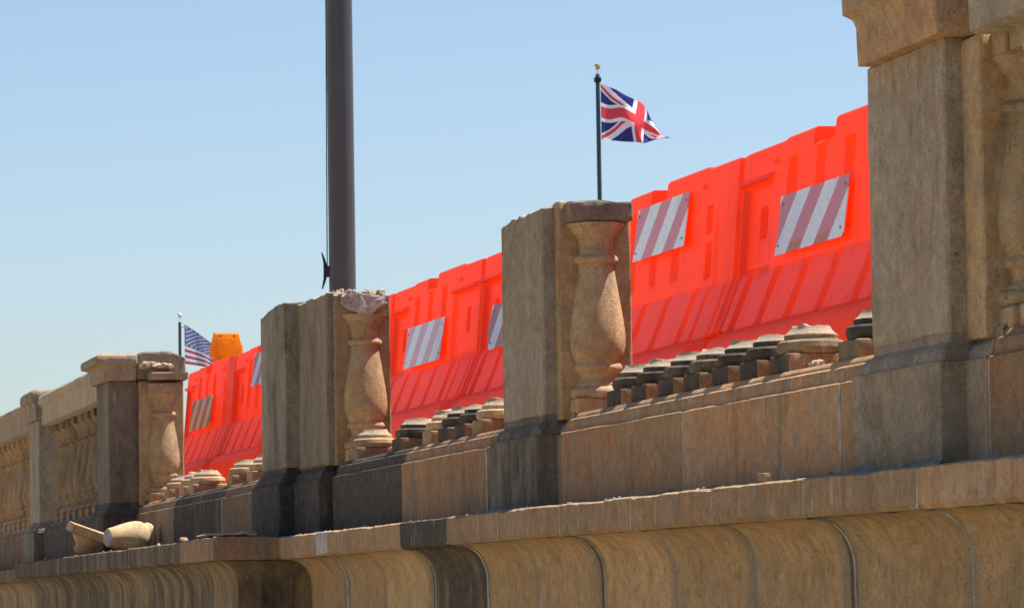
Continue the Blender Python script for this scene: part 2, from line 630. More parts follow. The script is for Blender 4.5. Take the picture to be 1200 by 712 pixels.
# pale mortar seen in the joints, and one grey patch stone face
for i in range(1, len(jR) - 1):
    bm = bmesh.new()
    x = jR[i]
    wd = .0075 if i in (9, 10, 7, 2) else .0042
    box(bm, x - wd, x + wd, Y_COR + .0015, 3.0, Z_COR0 + .004 + camber(x), Z_COR1 - .006 + camber(x))
    part('joint_mortar', bm, M['mortar'], wall, smooth=False)
bm = bmesh.new()
grid_block(bm, -14.80, -14.56, Y_COR - .004, Y_COR + .02, zrows(Z_COR0 + .006, Z_COR1 - .003, 3, .004), 3, 1, e=.004)
part('mortar_patch', bm, M['grey_break'], wall)


def cove_prof(y, back, h=.118, d=.105):
    L = [(y, Z_COR0 - .0005)]
    for k in range(1, 10):
        a = math.radians(90 * k / 9)
        L.append((y + d * math.sin(a), Z_COR0 - h + h * math.cos(a)))
    L += [(y + d + .004, 1.32), (back, 1.32), (back, Z_COR0 - .0005)]
    return L


def ease(bm, xa, xb, w=.045, d=.010):
    for v in bm.verts:
        t = min(v.co.x - xa, xb - v.co.x)
        if t < w and v.co.y < 2.99 and v.co.z < Z_COR0 + camber(v.co.x) - .004:
            k = (1 - max(0, t) / w) ** 2 * d
            v.co.y += k * .7
            v.co.z += k * .5 if v.co.z > 1.66 else 0
    return bm


jC = [-15.655, -14.84, -14.068, -13.226, -12.411, -11.698, -10.898, -10.126, -9.361, -8.6, -7.79, -7.0, -6.2, -5.4, -4.6, -3.8]
sootC = [.42, .34, .26, .84, .2, .15, .12, .15, .08, .1, .05, .1, .1, .1, .1]
for i in range(len(jC) - 1):
    bm = bmesh.new()
    dy = rng.uniform(-.009, .009)
    extrude_profile(bm, cove_prof(Y_COR + .022 + dy, 3.02), jC[i], jC[i + 1], 40, .0030, 0, (), .0025, seed=i * 2.3)
    ease(bm, jC[i], jC[i + 1], .06, .007)
    part('cove_stone', bm, M['cove'], wall, soot=sootC[i], warm=.25 + .2 * rng.random())
    if i:
        bm = bmesh.new()
        extrude_profile(bm, cove_prof(Y_COR + .0275, 3.0), jC[i] - .0105, jC[i] + .0105, 1, 0, 0, (), 0)
        part('joint_mortar', bm, M['mortar'], wall)
# lower courses of the wall, down to the ground
z = 1.315
row = 0
while z > .05:
    z0 = max(.0, z - .33)
    x = -15.6 - .4 * (row % 2)
    while x < -3.6:
        bm = bmesh.new()
        grid_block(bm, x + .004, x + .776, 2.955, 3.02, zrows(z0 + .005, z, 2), 3, 1, seed=x)
        part('wall_stone', bm, M['cove'], wall, soot=.15, warm=.3)
        x += .78
    z = z0
    row += 1

# the projecting bay below the third span
Y_BAY = 2.54
jB = [-23.28, -21.66, -19.96, -18.23, -17.37, -16.56, -15.65]
sB = [.8, .82, .76, .74, .78, .5]
for i in range(6):
    bm = bmesh.new()
    if i == 5:
        def ragged(x, y): return .006 * noise.noise(Vector((x * 8, y * 8, 2)))
        grid_block(bm, jB[i] + .004, jB[i + 1], Y_BAY, 3.02, zrows(Z_COR0, Z_COR1, 3), 22, 14, amp=.002, top=ragged, seed=2)
    else:
        extrude_profile(bm, cornice_prof(Y_BAY, 3.02), jB[i], jB[i + 1], 80, .0008, .005, (1, 2), .005, seed=i * 3.1 + 7)
    part('cornice_stone', bm, M['stone'], wall, soot=sB[i], warm=.45 if i == 5 else .1)
    if i:
        bm = bmesh.new()
        x = jB[i]
        box(bm, x - .009, x + .009, Y_BAY + .002, 2.99, Z_COR0 + .004 + camber(x), Z_COR1 - .006 + camber(x))
        part('joint_mortar', bm, M['mortar'], wall, smooth=False)
for i in range(6):
    bm = bmesh.new()
    if i == 5:
        tab = [(1.30, 0.0), (1.648, 0.0)] + [(Z_COR0 - .118 + .118 * math.sin(math.radians(10 * k)), .105 * (1 - math.cos(math.radians(10 * k)))) for k in range(0, 10)]
        zs = [1.32, 1.34, 1.5, 1.648] + [Z_COR0 - .118 + .118 * math.sin(math.radians(10 * k)) for k in range(0, 10)]
        zs[-1] -= .001
        grid_block(bm, jB[i] + .004, jB[i + 1] - .125, Y_BAY + .125, 2.99, zs, 8, 6, inset=tab, sides=(0, 1, 1), amp=.002, seed=5, wear=.3)
    else:
        extrude_profile(bm, cove_prof(Y_BAY + .022, 2.99), jB[i], jB[i + 1], 50, .002, 0, (), .005, seed=i * 1.3 + 40)
        ease(bm, jB[i], jB[i + 1], .07, .009)
    part('cove_stone', bm, M['cove'], wall, soot=.74 if i < 5 else .68, warm=.1)
z = 1.315
while z > .05:
    z0 = max(.0, z - .42)
    for i in range(6):
        bm = bmesh.new()
        grid_block(bm, jB[i] + .004, jB[i + 1] - (.13 if i == 5 else .004), 2.67, 2.99, zrows(z0 + .005, z, 2), 3, 2, seed=i + z)
        part('wall_stone', bm, M['cove'], wall, soot=.4, warm=.15)
    z = z0
# the wall goes on beyond the bay
x = -23.34
k = 0
while x > -46:
    x2 = x - 1.15
    bm = bmesh.new()
    extrude_profile(bm, cornice_prof(Y_COR, 3.02), x2, x, 12, .0014, .005, (1, 2), .005, seed=x)
    part('cornice_stone', bm, M['stone'], wall, soot=.7, warm=.1)
    bm = bmesh.new()
    extrude_profile(bm, cove_prof(Y_COR + .022, 3.02), x2, x, 4, .003, 0, (), .005, seed=x)
    part('cove_stone', bm, M['cove'], wall, soot=.5, warm=.1)
    bm = bmesh.new()
    grid_block(bm, x2 + .005, x - .005, 2.955, 3.02, zrows(0, 1.31, 3), 3, 1, seed=x)
    part('wall_stone', bm, M['cove'], wall, soot=.4, warm=.1)
    x = x2
# grime strip along the foot of the plinths
bm = bmesh.new()
for (a, b, y) in ((-15.35, -12.60, 2.985), (-11.57, -8.82, 2.985), (-8.60, -7.96, 2.935), (-7.80, -6.0, 2.985), (-12.36, -11.74, 2.935)):
    n = int((b - a) / .02)
    prev = None
    for q in range(n + 1):
        xx = a + (b - a) * q / n
        h = .012 + .012 * max(0, noise.noise(Vector((xx * 5, 1, 0))) + .3) + .008 * noise.noise(Vector((xx * 23, 4, 0)))
        f = .010 + .012 * abs(noise.noise(Vector((xx * 7, 8, 0))))
        zc = Z_COR1 + camber(xx)
        cur = [bm.verts.new(p) for p in ((xx, y - f, zc - .002), (xx, y + .012, zc + max(.004, h)), (xx, y + .05, zc - .002))]
        if prev:
            for u in range(2):
                bm.faces.new((prev[u], cur[u], cur[u + 1], prev[u + 1]))
        prev = cur
tag(part('grime_fillet', bm, M['lichen'], wall), kind='stuff')

# ------------------------------------------------------------------ plinth courses (moulded base of each span)
PLINTH = [(3.0, Z_COR1 + .001), (2.999, 1.98), (3.0, Z_ARRIS - .005), (2.997, Z_ARRIS - .001), (3.002, Z_ARRIS + .0025), (3.012, Z_ARRIS + .006),
          (3.014, Z_ARRIS + .012), (3.0145, Z_ARRIS + .022), (3.016, Z_ARRIS + .034), (3.020, Z_ARRIS + .041), (3.031, Z_ARRIS + .0455),
          (3.038, Z_ARRIS + .046), (3.039, Z_ARRIS + .052), (3.042, Z_ARRIS + .056), (3.052, Z_PL), (3.275, Z_PL), (3.28, Z_COR1 + .001)]


def plinth_course(joints, specs, label, mit=(1, 0)):
    xm = (joints[0] + joints[-1]) / 2
    t = empty('plinth_course', (xm, 3.14, Z_COR1 + camber(xm)), label, 'plinth', 'moulded plinth courses between the piers')
    for i in range(len(joints) - 1):
        bm = bmesh.new()
        extrude_profile(bm, PLINTH, joints[i], joints[i + 1], max(8, int((joints[i + 1] - joints[i]) / .02)), .0004, .0022, (3, 4, 12, 13), .0035,
                        miter=(mit[0] and i == 0, mit[1] and i == len(joints) - 2), seed=joints[i])
        part('plinth_stone', bm, M['stone'], t, soot=specs[i][0], warm=specs[i][1])
        if 0 < i:
            bm = bmesh.new()
            x = joints[i]
            wd = .0085 if i == len(joints) - 2 else .006
            box(bm, x - wd, x + wd, 2.9982 if i == len(joints) - 2 else 3.001, 3.2, Z_COR1 + .01 + camber(x), Z_ARRIS - .004 + camber(x))
            part('joint_mortar', bm, M['mortar'], t, smooth=False)
    return t


plinth_course([-11.573, -10.206, -8.817, -8.52], [(.14, .55), (.12, .8), (.2, .7)], 'reddish brown moulded plinth course under the nearest row of black baluster stubs')
plinth_course([-15.375, -13.997, -12.594, -12.30], [(1.0, .2), (.42, .9), (.7, .2)], 'moulded plinth course with one black stone and one red stone between two broken piers')
plinth_course([-21.32, -19.792, -18.207, -16.72], [(.4, .35), (.82, .2), (.62, .5)], 'moulded plinth course behind the fallen baluster pieces, on the jutting ledge')
plinth_course([-7.82, -7.80, -6.4, -5.0, -4.2], [(.3, .4), (.35, .6), (.2, .5), (.2, .5)], 'moulded plinth course right of the capped pier at the picture edge', mit=(0, 0))

# ------------------------------------------------------------------ balusters
# heights above the plinth top (Z_PL)
B_PROF = [(.085, .052), (.0905, .058), (.094, .068), (.0915, .080), (.083, .088), (.074, .090), (.072, .096), (.072, .101), (.066, .106), (.063, .116),
          (.064, .130), (.069, .138), (.078, .142), (.0805, .149), (.0795, .158), (.073, .166), (.072, .170), (.079, .182), (.0865, .200), (.0915, .225),
          (.0925, .248), (.0905, .278), (.0855, .315), (.079, .355), (.072, .395), (.066, .430), (.0615, .460), (.0590, .480), (.0600, .486), (.069, .489),
          (.0735, .496), (.0735, .506), (.067, .513), (.058, .516), (.056, .530), (.0565, .548), (.060, .566), (.068, .578), (.074, .582), (.075, .588),
          (.083, .600), (.093, .610), (.095, .618)]


def base_block_bm(x, y, half=.081, z0=0.0, seed=0.0, h=.052):
    bm = bmesh.new()
    grid_block(bm, x - half, x + half, y - .092, y + .092, zrows(z0, z0 + h, 2, .005), 4, 4, seed=seed, cam_fix=False, amp=.0012, e=.005)
    return bm


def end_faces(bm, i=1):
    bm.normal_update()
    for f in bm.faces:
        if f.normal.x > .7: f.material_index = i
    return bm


def baluster(parent, x, y, zb, soot, warm, seed, clip_x=None, top=True):
    """a whole baluster as three parts of `parent`"""
    bm = base_block_bm(x, y, z0=zb, seed=seed)
    part('baluster_base', bm, M['baluster'], parent, soot=soot, warm=warm)
    bm = bmesh.new()
    lathe(bm, [(r, z + zb) for r, z in B_PROF], 48, Matrix.Translation((x, y, 0)), .0008, seed)
    part('half_baluster' if clip_x else 'baluster', bm, M['baluster'], parent, soot=soot, warm=warm, angle=50)
    if top:
        bm = bmesh.new()
        grid_block(bm, x - .092, x + .092, y - .095, y + .095, zrows(zb + .618, zb + .676, 2, .005), 4, 4, seed=seed + 2, cam_fix=False, amp=.0015, e=.005)
        part('baluster_cap', bm, M['baluster'], parent, soot=soot + .1, warm=warm)


YB = 3.157
PIER_INSET = [(Z_COR1, .0), (2.09, .0), (2.0985, .0), (2.099, .003), (2.104, .003), (2.1045, -.012), (2.118, -.014), (2.132, -.020), (2.143, -.030), (2.149, -.040), (2.1495, -.040), (2.152, -.043), (2.178, -.043)]
PIER_Z = [Z_COR1 + .001, Z_COR1 + .007, 1.93, 2.0, 2.06, 2.0985, 2.101, 2.104, 2.1075, 2.118, 2.132, 2.143, 2.149, 2.153, 2.17, 2.178]


def pier_block(t, x0, x1, y0, ztop, soot, psoot, warm, top=None, nx=26, step=.043, yslab=3.03, slab_x1=None, second=None, y_back=3.30, rough=True, brk=1):
    """plinth block + front shaft + slab behind carrying the half baluster"""
    bm = bmesh.new()
    grid_block(bm, x0 - step, x1 + step * .9, y0 - .041, y_back, PIER_Z, 8, 6, inset=PIER_INSET, amp=.0018, seed=x0)
    part('pier_plinth', bm, M['pier'], t, soot=psoot, warm=warm)
    bm = bmesh.new()
    grid_block(bm, x0, x1, y0, y_back - .03, zrows(2.172, ztop, 16), nx, 12, amp=.0022, wear=.9, top=top, seed=x0 + 3, top_mat=brk)
    part('pier_shaft', bm, [M['pier'], M['broken']], t, soot=soot, warm=warm)


# --- mid pier
def top_mid(x, y):
    return .014 * noise.noise(Vector((x * 3.1, y * 5, 4))) + .006 * noise.noise(Vector((x * 17, y * 17, 1))) + .004 * noise.noise(Vector((x * 50, y * 50, 1))) - .05 * max(0, -x - 12.12) ** 1.0


def slab(t, x0, x1, y0, y1, ztop, soot, warm, top=None, brk=1, mat='pier'):
    bm = bmesh.new()
    grid_block(bm, x0, x1, y0, y1, zrows(2.155, ztop, 18), 5, 18, amp=.0016, wear=.8, top=top, seed=x0 + 9, top_mat=brk, e=.005)
    part('pier_slab', bm, [M[mat], M['broken']], t, soot=soot, warm=warm)


def slab_plinth(t, x0, x1, y0, soot, warm, sides=(0, 1, 1)):
    bm = bmesh.new()
    grid_block(bm, x0, x1, y0, 3.29, PIER_Z, 5, 5, inset=PIER_INSET, sides=sides, amp=.0016, seed=x0 + .3)
    part('pier_plinth', bm, M['pier'], t, soot=soot, warm=warm)


t = empty('broken_pier', (-12.0, 3.14, Z_COR1), 'capless grey pier with half baluster, behind the Union flag pole, in the middle', 'stone pier', 'stone piers of the bridge parapet')
pier_block(t, -12.30, -11.74, 2.99, 2.845, .2, .74, .15, top_mid)
slab(t, -11.76, -11.692, 3.033, 3.276, 2.856, .2, .6, top_mid, mat='baluster')
slab_plinth(t, -11.76, -11.585, 3.02, .45, .5)
baluster(t, -11.692, YB, Z_PL, .16, .5, 1.0, True, False)
bm = bmesh.new()
grid_block(bm, -11.74, -11.612, YB - .103, YB + .107, zrows(2.79, 2.853, 3), 6, 8, amp=.003, wear=1.2, seed=8, top=top_mid)
part('baluster_cap', bm, M['pier'], t, soot=.6, warm=.4)
# opposite half of the pier: slab towards the next span on the left
slab(t, -12.36, -12.28, 3.033, 3.27, 2.82, .2, .4, top_mid)


# --- third pier
def top_third(x, y):
    return .016 * noise.noise(Vector((x * 2.6, y * 7, 7))) + .007 * noise.noise(Vector((x * 16, y * 16, 3))) + .005 * noise.noise(Vector((x * 48, y * 48, 3))) - .10 * max(0, -x - 16.5)


t = empty('broken_pier', (-16.1, 3.14, Z_COR1 + camber(-16.1)), 'wide capless dark pier with grey broken patch, in front of the bronze flagpole', 'stone pier', 'stone piers of the bridge parapet')
pier_block(t, -16.72, -16.12, 2.94, 2.895, .60, .88, .05, top_third)
bm = bmesh.new()
grid_block(bm, -16.14, -15.47, 3.0, 3.262, zrows(2.16, 2.885, 16), 28, 12, amp=.0022, wear=1.0, top=top_third, seed=21, top_mat=1)
part('pier_shaft', bm, [M['pier'], M['broken']], t, soot=.55, warm=.35)
bm = bmesh.new()
grid_block(bm, -16.14, -15.50, 2.965, 3.28, PIER_Z, 8, 6, inset=PIER_INSET, sides=(0, 1, 1), amp=.0018, seed=22)
part('pier_plinth', bm, M['pier'], t, soot=.85, warm=.2)
slab(t, -15.49, -15.44, 3.03, 3.268, 2.875, .34, .7, top_third, mat='baluster')
slab_plinth(t, -15.49, -15.40, 3.03, .9, .2)
baluster(t, -15.44, YB, Z_PL + camber(-15.4), .30, .6, 2.0, True, False)
def top_patch(x, y): return .018 * noise.noise(Vector((x * 20, y * 20, 3))) - .01


bm = bmesh.new()
grid_block(bm, -15.47, -15.412, 3.055, 3.25, zrows(2.775, 2.868, 10), 6, 24, amp=.0065, wear=1.6, top=top_patch, seed=61, cam_fix=False, freq=38, e=.008)
for v in bm.verts:                      # ragged lower edge
    k = max(0.0, (2.83 - v.co.z) / .055)
    v.co.z += k * .05 * (1 - math.sin(math.pi * max(0, min(1, (v.co.y - 3.055) / .195)))) + k * .012 * noise.noise(Vector((0, v.co.y * 30, 2)))
part('mortar_patch', bm, M['grey_break'], t, angle=80)
bm = bmesh.new()
for q in range(130):
    lump(bm, (rng.uniform(-15.95, -15.42), rng.uniform(3.03, 3.25), 2.872 + rng.uniform(0, .012)), rng.uniform(.003, .009), q, (1.3, 1, .6), 2)
tag(part('mortar_crumbs', bm, M['broken'], t), kind='stuff')

# --- fourth pier with its broken cap
t = empty('capped_pier', (-21.45, 3.0, Z_COR1 + camber(-21.4)), 'capped pier with rubble on its half broken cap, left of the orange barriers', 'stone pier', 'stone piers of the bridge parapet')
pier_block(t, -21.72, -21.2, 2.85, 2.862, .66, .85, .3, None, brk=0)
slab(t, -21.24, -21.17, 3.02, 3.275, 2.86, .3, .7, None, brk=0, mat='baluster')
slab_plinth(t, -21.24, -21.10, 3.0, .6, .4)
baluster(t, -21.17, YB, Z_PL + camber(-21.2), .25, .55, 3.0, True, True)
CAPTAB = [(2.862, .0), (2.955, .004), (2.962, .008), (2.975, .016), (2.985, .036), (2.99, .05), (3.03, .052), (3.05, .045), (3.07, .02)]
CAPZ = [2.862, 2.868, 2.90, 2.93, 2.955, 2.962, 2.975, 2.985, 2.99, 3.005, 3.03, 3.05, 3.07]


def cap_top(x, y):
    k = max(0.0, min(1.0, (y - 3.0) / .05))
    return .010 * noise.noise(Vector((x * 6, y * 9, 2))) + k * (.020 + .010 * noise.noise(Vector((x * 9, y * 15, 6)))) - .03 * max(0, y - 3.2) / .085


bm = bmesh.new()
LC = lambda a: 2.862 + (a - 2.862) * .74
grid_block(bm, -21.76, -21.16, 2.82, 3.005, [LC(a) for a in CAPZ], 8, 5, inset=[(LC(a), b) for a, b in CAPTAB], sides=(1, 1, 1), amp=.003, seed=31)
part('cap_stone', bm, M['pier'], t, soot=.35, warm=.6)
bm = bmesh.new()
grid_block(bm, -21.76, -21.163, 3.0065, 3.285, zrows(2.868, 3.006, 8), 8, 14, amp=.004, wear=1.3, top=cap_top, seed=33)
part('broken_cap', bm, M['pier'], t, soot=.55, warm=.4)
bm = bmesh.new()
grid_block(bm, -21.2, -21.06, 3.07, 3.287, zrows(2.862, 2.905, 3), 5, 8, amp=.003, wear=1.4, seed=35)
part('cap_fragment', bm, M['pier'], t, soot=.35, warm=.7)
bm = bmesh.new()
for q in range(120):
    u = rng.random()
    lump(bm, (rng.uniform(-21.2, -21.09), 3.03 + .17 * u, 2.907 + rng.uniform(0, .035) * (1 - abs(u - .3))), rng.uniform(.005, .015), q, (1, 1.5, .7), 1)
tag(part('rubble', bm, M['broken']), 'heap of pale stone crumbs on the broken cap of the left pier', 'rubble', kind='stuff')

# --- right pier with its whole cap and the start of the next span
t = empty('capped_pier', (-8.27, 3.1, Z_COR1), 'tall capped pier with a clean moulded cap at the right edge', 'stone pier', 'stone piers of the bridge parapet')
pier_block(t, -8.537, -8.008, 2.99, 2.85, .2, .42, .3, None, brk=0)
slab(t, -8.02, -7.89, 3.033, 3.276, 2.84, .14, .5, None, brk=0, mat='baluster')
slab(t, -8.60, -8.53, 3.033, 3.27, 2.84, .3, .4, None, brk=0)
slab_plinth(t, -8.02, -7.80, 3.012, .3, .45)
baluster(t, -7.89, YB, Z_PL, .16, .25, 4.0, True, True)
CT = [(a - .016, b * .56) for a, b in CAPTAB]
CZ = [a - .016 for a in CAPZ] + [3.09]
bm = bmesh.new()
grid_block(bm, -8.497, -7.955, 2.955, 3.31, CZ, 10, 6, inset=CT, sides=(1, 1, 1), amp=.0022, seed=41)
part('cap_stone', bm, M['stone'], t, soot=.12, warm=.3)

# right balustrade
RAIL = [(2.997, 2.838), (2.994, 2.95), (2.986, 2.965), (2.972, 2.975), (2.966, 2.985), (2.966, 3.015), (2.98, 3.03), (3.14, 3.045), (3.30, 3.03), (3.316, 3.0), (3.29, 2.95), (3.286, 2.838), (3.27, 2.832), (3.012, 2.832)]


def balustrade(name, x0, x1, n, label, soot, warm, rsoot, first_off, plinth, group):
    xm = (x0 + x1) / 2
    t = empty(name, (xm, 3.14, Z_COR1 + camber(xm)), label, 'balustrade', group)
    bm = bmesh.new()
    extrude_profile(bm, RAIL, x0, x1, max(4, int((x1 - x0) / .1)), .0015, .004, (4, 5), .003, seed=x0)
    part('rail', bm, M['pier'], t, soot=rsoot, warm=.25)
    if plinth:
        k = 3
        for i in range(k):
            bm = bmesh.new()
            extrude_profile(bm, PLINTH, x0 + (x1 - x0) * i / k, x0 + (x1 - x0) * (i + 1) / k, 30, .0006, .003, (3,), .004, seed=x0 + i)
            part('plinth_stone', bm, M['stone'], t, soot=soot + .3, warm=warm)
    p = (x1 - x0) / n
    for i in range(n):
        x = x0 + p * (i + first_off)
        baluster(t, x, YB, Z_PL + camber(x), soot, warm, x, None, True)
    return t


balustrade('balustrade', -7.86, -4.2, 13, 'whole balustrade with rail running off the right edge of the picture', .12, .25, .15, .62, False, 'whole lengths of balustrade')
# left balustrades
balustrade('balustrade', -25.72, -21.76, 12, 'whole balustrade with pale rail between the small pier and the rubble topped pier', .62, .15, .2, .55, True, 'whole lengths of balustrade')
balustrade('balustrade', -31.0, -26.36, 14, 'whole balustrade with reddish balusters left of the small pier at the left edge', .42, .8, .2, .5, True, 'whole lengths of balustrade')
t = empty('capped_pier', (-26.05, 3.14, Z_COR1 + camber(-26)), 'small slim pier with a dark square cap standing between balusters at far left', 'stone pier', 'stone piers of the bridge parapet')
pier_block(t, -26.32, -25.76, 2.98, 2.875, .32, .7, .1, None, brk=0, y_back=3.3)
bm = bmesh.new()
grid_block(bm, -26.36, -25.70, 2.955, 3.31, [a + .012 for a in CAPZ], 6, 5, inset=[(a + .012, b * .6) for a, b in CAPTAB], amp=.002, seed=51)
part('cap_stone', bm, M['pier'], t, soot=.5, warm=.1)

# ------------------------------------------------------------------ broken baluster stubs
STUB = [(.085, .052), (.0905, .058), (.094, .069), (.0905, .083), (.082, .089), (.073, .090), (.0715, .096), (.0725, .100), (.071, .104), (.064, .109), (.058, .115), (.054, .121), (.052, .127)]


def stub(x, soot, warm, seed, label, kind='stub', cut=0.0, y=YB, dark_base=None, grp=None):
    zb = Z_PL + camber(x)
    t = empty('baluster_stub', (x, y, zb), label, 'baluster stub', grp)
    r = random.Random(int(seed * 100))
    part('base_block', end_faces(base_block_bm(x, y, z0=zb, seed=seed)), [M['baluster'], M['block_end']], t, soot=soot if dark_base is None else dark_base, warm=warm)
    if kind == 'stub':
        prof = STUB[:len(STUB) - int(cut)]
        bm = bmesh.new()
        Mx = Matrix.Translation((x, y, zb)) @ Matrix.Rotation(r.uniform(0, 6), 4, 'Z')
        lathe(bm, prof, 40, Mx, .0016, seed, cap_mat=1, rough_top=(.004, .006, .009, .005)[int(seed * 10) % 4])
        bm.normal_update()
        for f in bm.faces:
            if f.calc_center_median().z > zb + .1045: f.material_index = 1  # flared band above the torus also gets the pale break and painted sunlight
        part('broken_baluster', bm, [M['baluster'], M['lit_stub_break']], t, soot=soot, warm=warm, angle=28)
    return t


G1 = 'black baluster stubs of the nearest span'
L1 = ['baluster stub of the nearest span right beside the half baluster of the middle pier',
      'second black baluster stub counted from the middle pier', 'third black baluster stub counted from the middle pier',
      'fourth black baluster stub counted from the middle pier', 'middle black baluster stub in the long nearest row',
      'black baluster stub third from the right of the unbroken nearest row', 'largest looking wide sooty stub with pale broken top, left of a gap',
      'dark baluster stub half hidden by the tall right pier']
xs1 = [-11.167, -10.888, -10.592, -10.326, -10.046, -9.78, -9.503, -8.935]
for i, x in enumerate(xs1):
    stub(x, (.8, .84, .86, .76, .86, .8, .62, .88)[i], (.2, .3, .2, .3, .2, .2, .35, .2)[i], 10 + i * 1.37, L1[i], cut=(0, 0, 0, 1, 0, 1, 0, 0)[i], grp=G1,
         dark_base=(.95, .92, .95, .85, .98, .92, .85, .6)[i])
L2 = ['lone pale baluster stub in front of the wide dark pier half baluster', 'dark baluster stub leading the row left of the middle pier',
      'yellow baluster stub squeezed between black stubs', 'black baluster stub right of the yellow stub', 'black baluster stub left of the last tan stub',
      'tan baluster stub touching the middle pier shaft']
for i, x in enumerate((-15.25, -14.40, -13.84, -13.57, -13.29, -13.01)):
    stub(x, (.1, .85, .12, .9, .85, .12)[i], (.5, .1, .5, .1, .1, .65)[i], 40 + i * 1.7, L2[i], cut=(0, 0, 0, 0, 1, 0)[i], grp='baluster stubs between the two broken piers',
         dark_base=(.5, .85, .45, .95, .9, .4)[i])
L3 = ['bare base block without baluster beside the rubble topped pier', 'tan baluster stub left of the widest stub behind the fallen baluster',
      'tan baluster stub hidden behind the widest stub', 'wide clean tan stub in the gap before the wide dark pier', 'tan baluster stub with square block just left of the wide dark pier',
      'tan baluster stub partly hidden by the wide dark pier']
for i, x in enumerate((-21.06, -20.45, -19.93, -19.61, -18.36, -17.78)):
    stub(x, (.1, .1, .2, .08, .1, .15)[i], (.8, .6, .5, .6, .7, .5)[i], 70 + i * 1.9, L3[i], 'block' if i == 0 else 'stub', grp='tan baluster stubs near the fallen baluster')

# ------------------------------------------------------------------ fallen baluster and rubble on the ledge
zl = Z_COR1 + camber(-20.2)
t = empty('fallen_baluster', (-20.2, 2.80, zl), 'smooth tan bulb of a fallen baluster lying on the ledge', 'fallen baluster')
ax = Vector((.36, -.93, .0)).normalized()
Mf = Matrix.Translation((-20.28, 2.95, zl + .091)) @ Vector((0, 0, 1)).rotation_difference(ax).to_matrix().to_4x4()
bm = bmesh.new()
prof = [(r, z - .13) for r, z in B_PROF if .128 < z < .40]
prof = [(prof[0][0] * .98, prof[0][1])] + prof
prof = [(r * (1 - .34 * (max(0, z - .07) / .2) ** 1.2), z) for r, z in prof]
lathe(bm, prof, 48, Mf, .001, 5, cap_mat=1)
part('baluster_bulb', bm, [M['baluster'], M['grey_break']], t, soot=.02, warm=.35, angle=50)
t = empty('fallen_baluster', (-21.0, 2.70, Z_COR1 + camber(-21)), 'square capital of a fallen baluster tipped on the ledge beside the bulb', 'fallen baluster')
ax = Vector((.10, .33, .93)).normalized()
Mf = Matrix.Translation((-21.0, 2.672, Z_COR1 + camber(-21) + .016)) @ Vector((0, 0, 1)).rotation_difference(ax).to_matrix().to_4x4() @ Matrix.Rotation(.05, 4, 'Z')
bm = bmesh.new()
lathe(bm, [(.045, -.005), (.058, .008), (.058, .03), (.060, .046), (.068, .056), (.075, .062), (.084, .078), (.093, .088), (.095, .096)], 32, Mf, .002, 9)
part('capital_neck', bm, M['baluster'], t, soot=.3, warm=1.0)
bm = bmesh.new()
grid_block(bm, -.115, .115, -.122, .122, zrows(.096, .148, 2), 5, 5, cam_fix=False, amp=.003, wear=1.3, seed=3)
bmesh.ops.transform(bm, matrix=Mf, verts=bm.verts)
part('capital_slab', bm, M['baluster'], t, soot=.2, warm=.8)

zl = Z_COR1 + camber(-15.8)
bm = bmesh.new()
lump(bm, (-16.05, 2.62, zl + .012), .12, 3.3, (1.0, .62, .10), 3)
lump(bm, (-15.85, 2.70, zl + .012), .10, 5.3, (1.0, .75, .13), 3)
tag(part('stone_flake', bm, [M['stone']], angle=30), 'thin flat broken stone flakes on the ledge corner below the wide dark pier', 'stone flake')
bm = bmesh.new()
for q in range(90):
    x = rng.choice((rng.uniform(-15.6, -12.6), rng.uniform(-12.6, -9.2), rng.uniform(-23, -16), rng.uniform(-15.6, -14.4)))
    yy = (Y_COR if x > -15.6 else Y_BAY) + rng.uniform(.012, .12)
    rr = rng.uniform(.002, .006) * (1.6 if rng.random() < .1 else 1)
    lump(bm, (x, yy, Z_COR1 + camber(x) + rr * .4), rr, q, (1.4, 1, .7), 1)
tag(part('rubble', bm, M['broken']), 'scattered small stone crumbs along the top edge of the ledge', 'rubble', kind='stuff')
bm = bmesh.new()
grid_block(bm, -9.07, -9.03, 2.862, 2.883, zrows(Z_COR1, Z_COR1 + .026, 2, .003), 3, 3, amp=.003, seed=6, e=.003)
tag(part('brick_fragment', bm, M['stone'], warm=.9, soot=.1), 'small reddish stone chip standing on the ledge near the right pier', 'stone chip')
bm = bmesh.new()
lump(bm, (-16.85, 2.60, Z_COR1 + camber(-16.8) + .010), .020, 2.2, (1.3, 1, .8), 2)
tag(part('stone_chip', bm, M['stone'], soot=.2), 'pale grey stone chip on the ledge right of the fallen bulb', 'stone chip')
bm = bmesh.new()
for q in range(8):
    lump(bm, (-9.25 + rng.uniform(-.05, .08), 3.075 + rng.uniform(0, .03), Z_PL + rng.uniform(0, .012)), rng.uniform(.008, .02), q + 20, (1.3, 1, .7), 2)
tag(part('rubble', bm, M['broken']), 'bits of torn mortar where a base block is missing beside the right pier', 'rubble', kind='stuff')

# ------------------------------------------------------------------ plastic water barriers
BL = 1.92
PROF = [(2.02, 3.64), (2.10, 3.64), (2.20, 3.645), (2.30, 3.65), (2.38, 3.662), (2.42, 3.676), (2.45, 3.70), (2.468, 3.735), (2.475, 3.748), (2.56, 3.785), (2.65, 3.822),
        (2.67, 3.832), (2.85, 3.848), (2.97, 3.858), (3.06, 3.866), (3.085, 3.870), (3.093, 3.878)]
YMID = 3.99


def sstep(a, b, x): return 0.0 if x <= a else 1.0 if x >= b else (x - a) / (b - a)


def win(s, a, b, soft=.012): return sstep(a - soft, a + soft, s) * (1 - sstep(b - soft, b + soft, s))


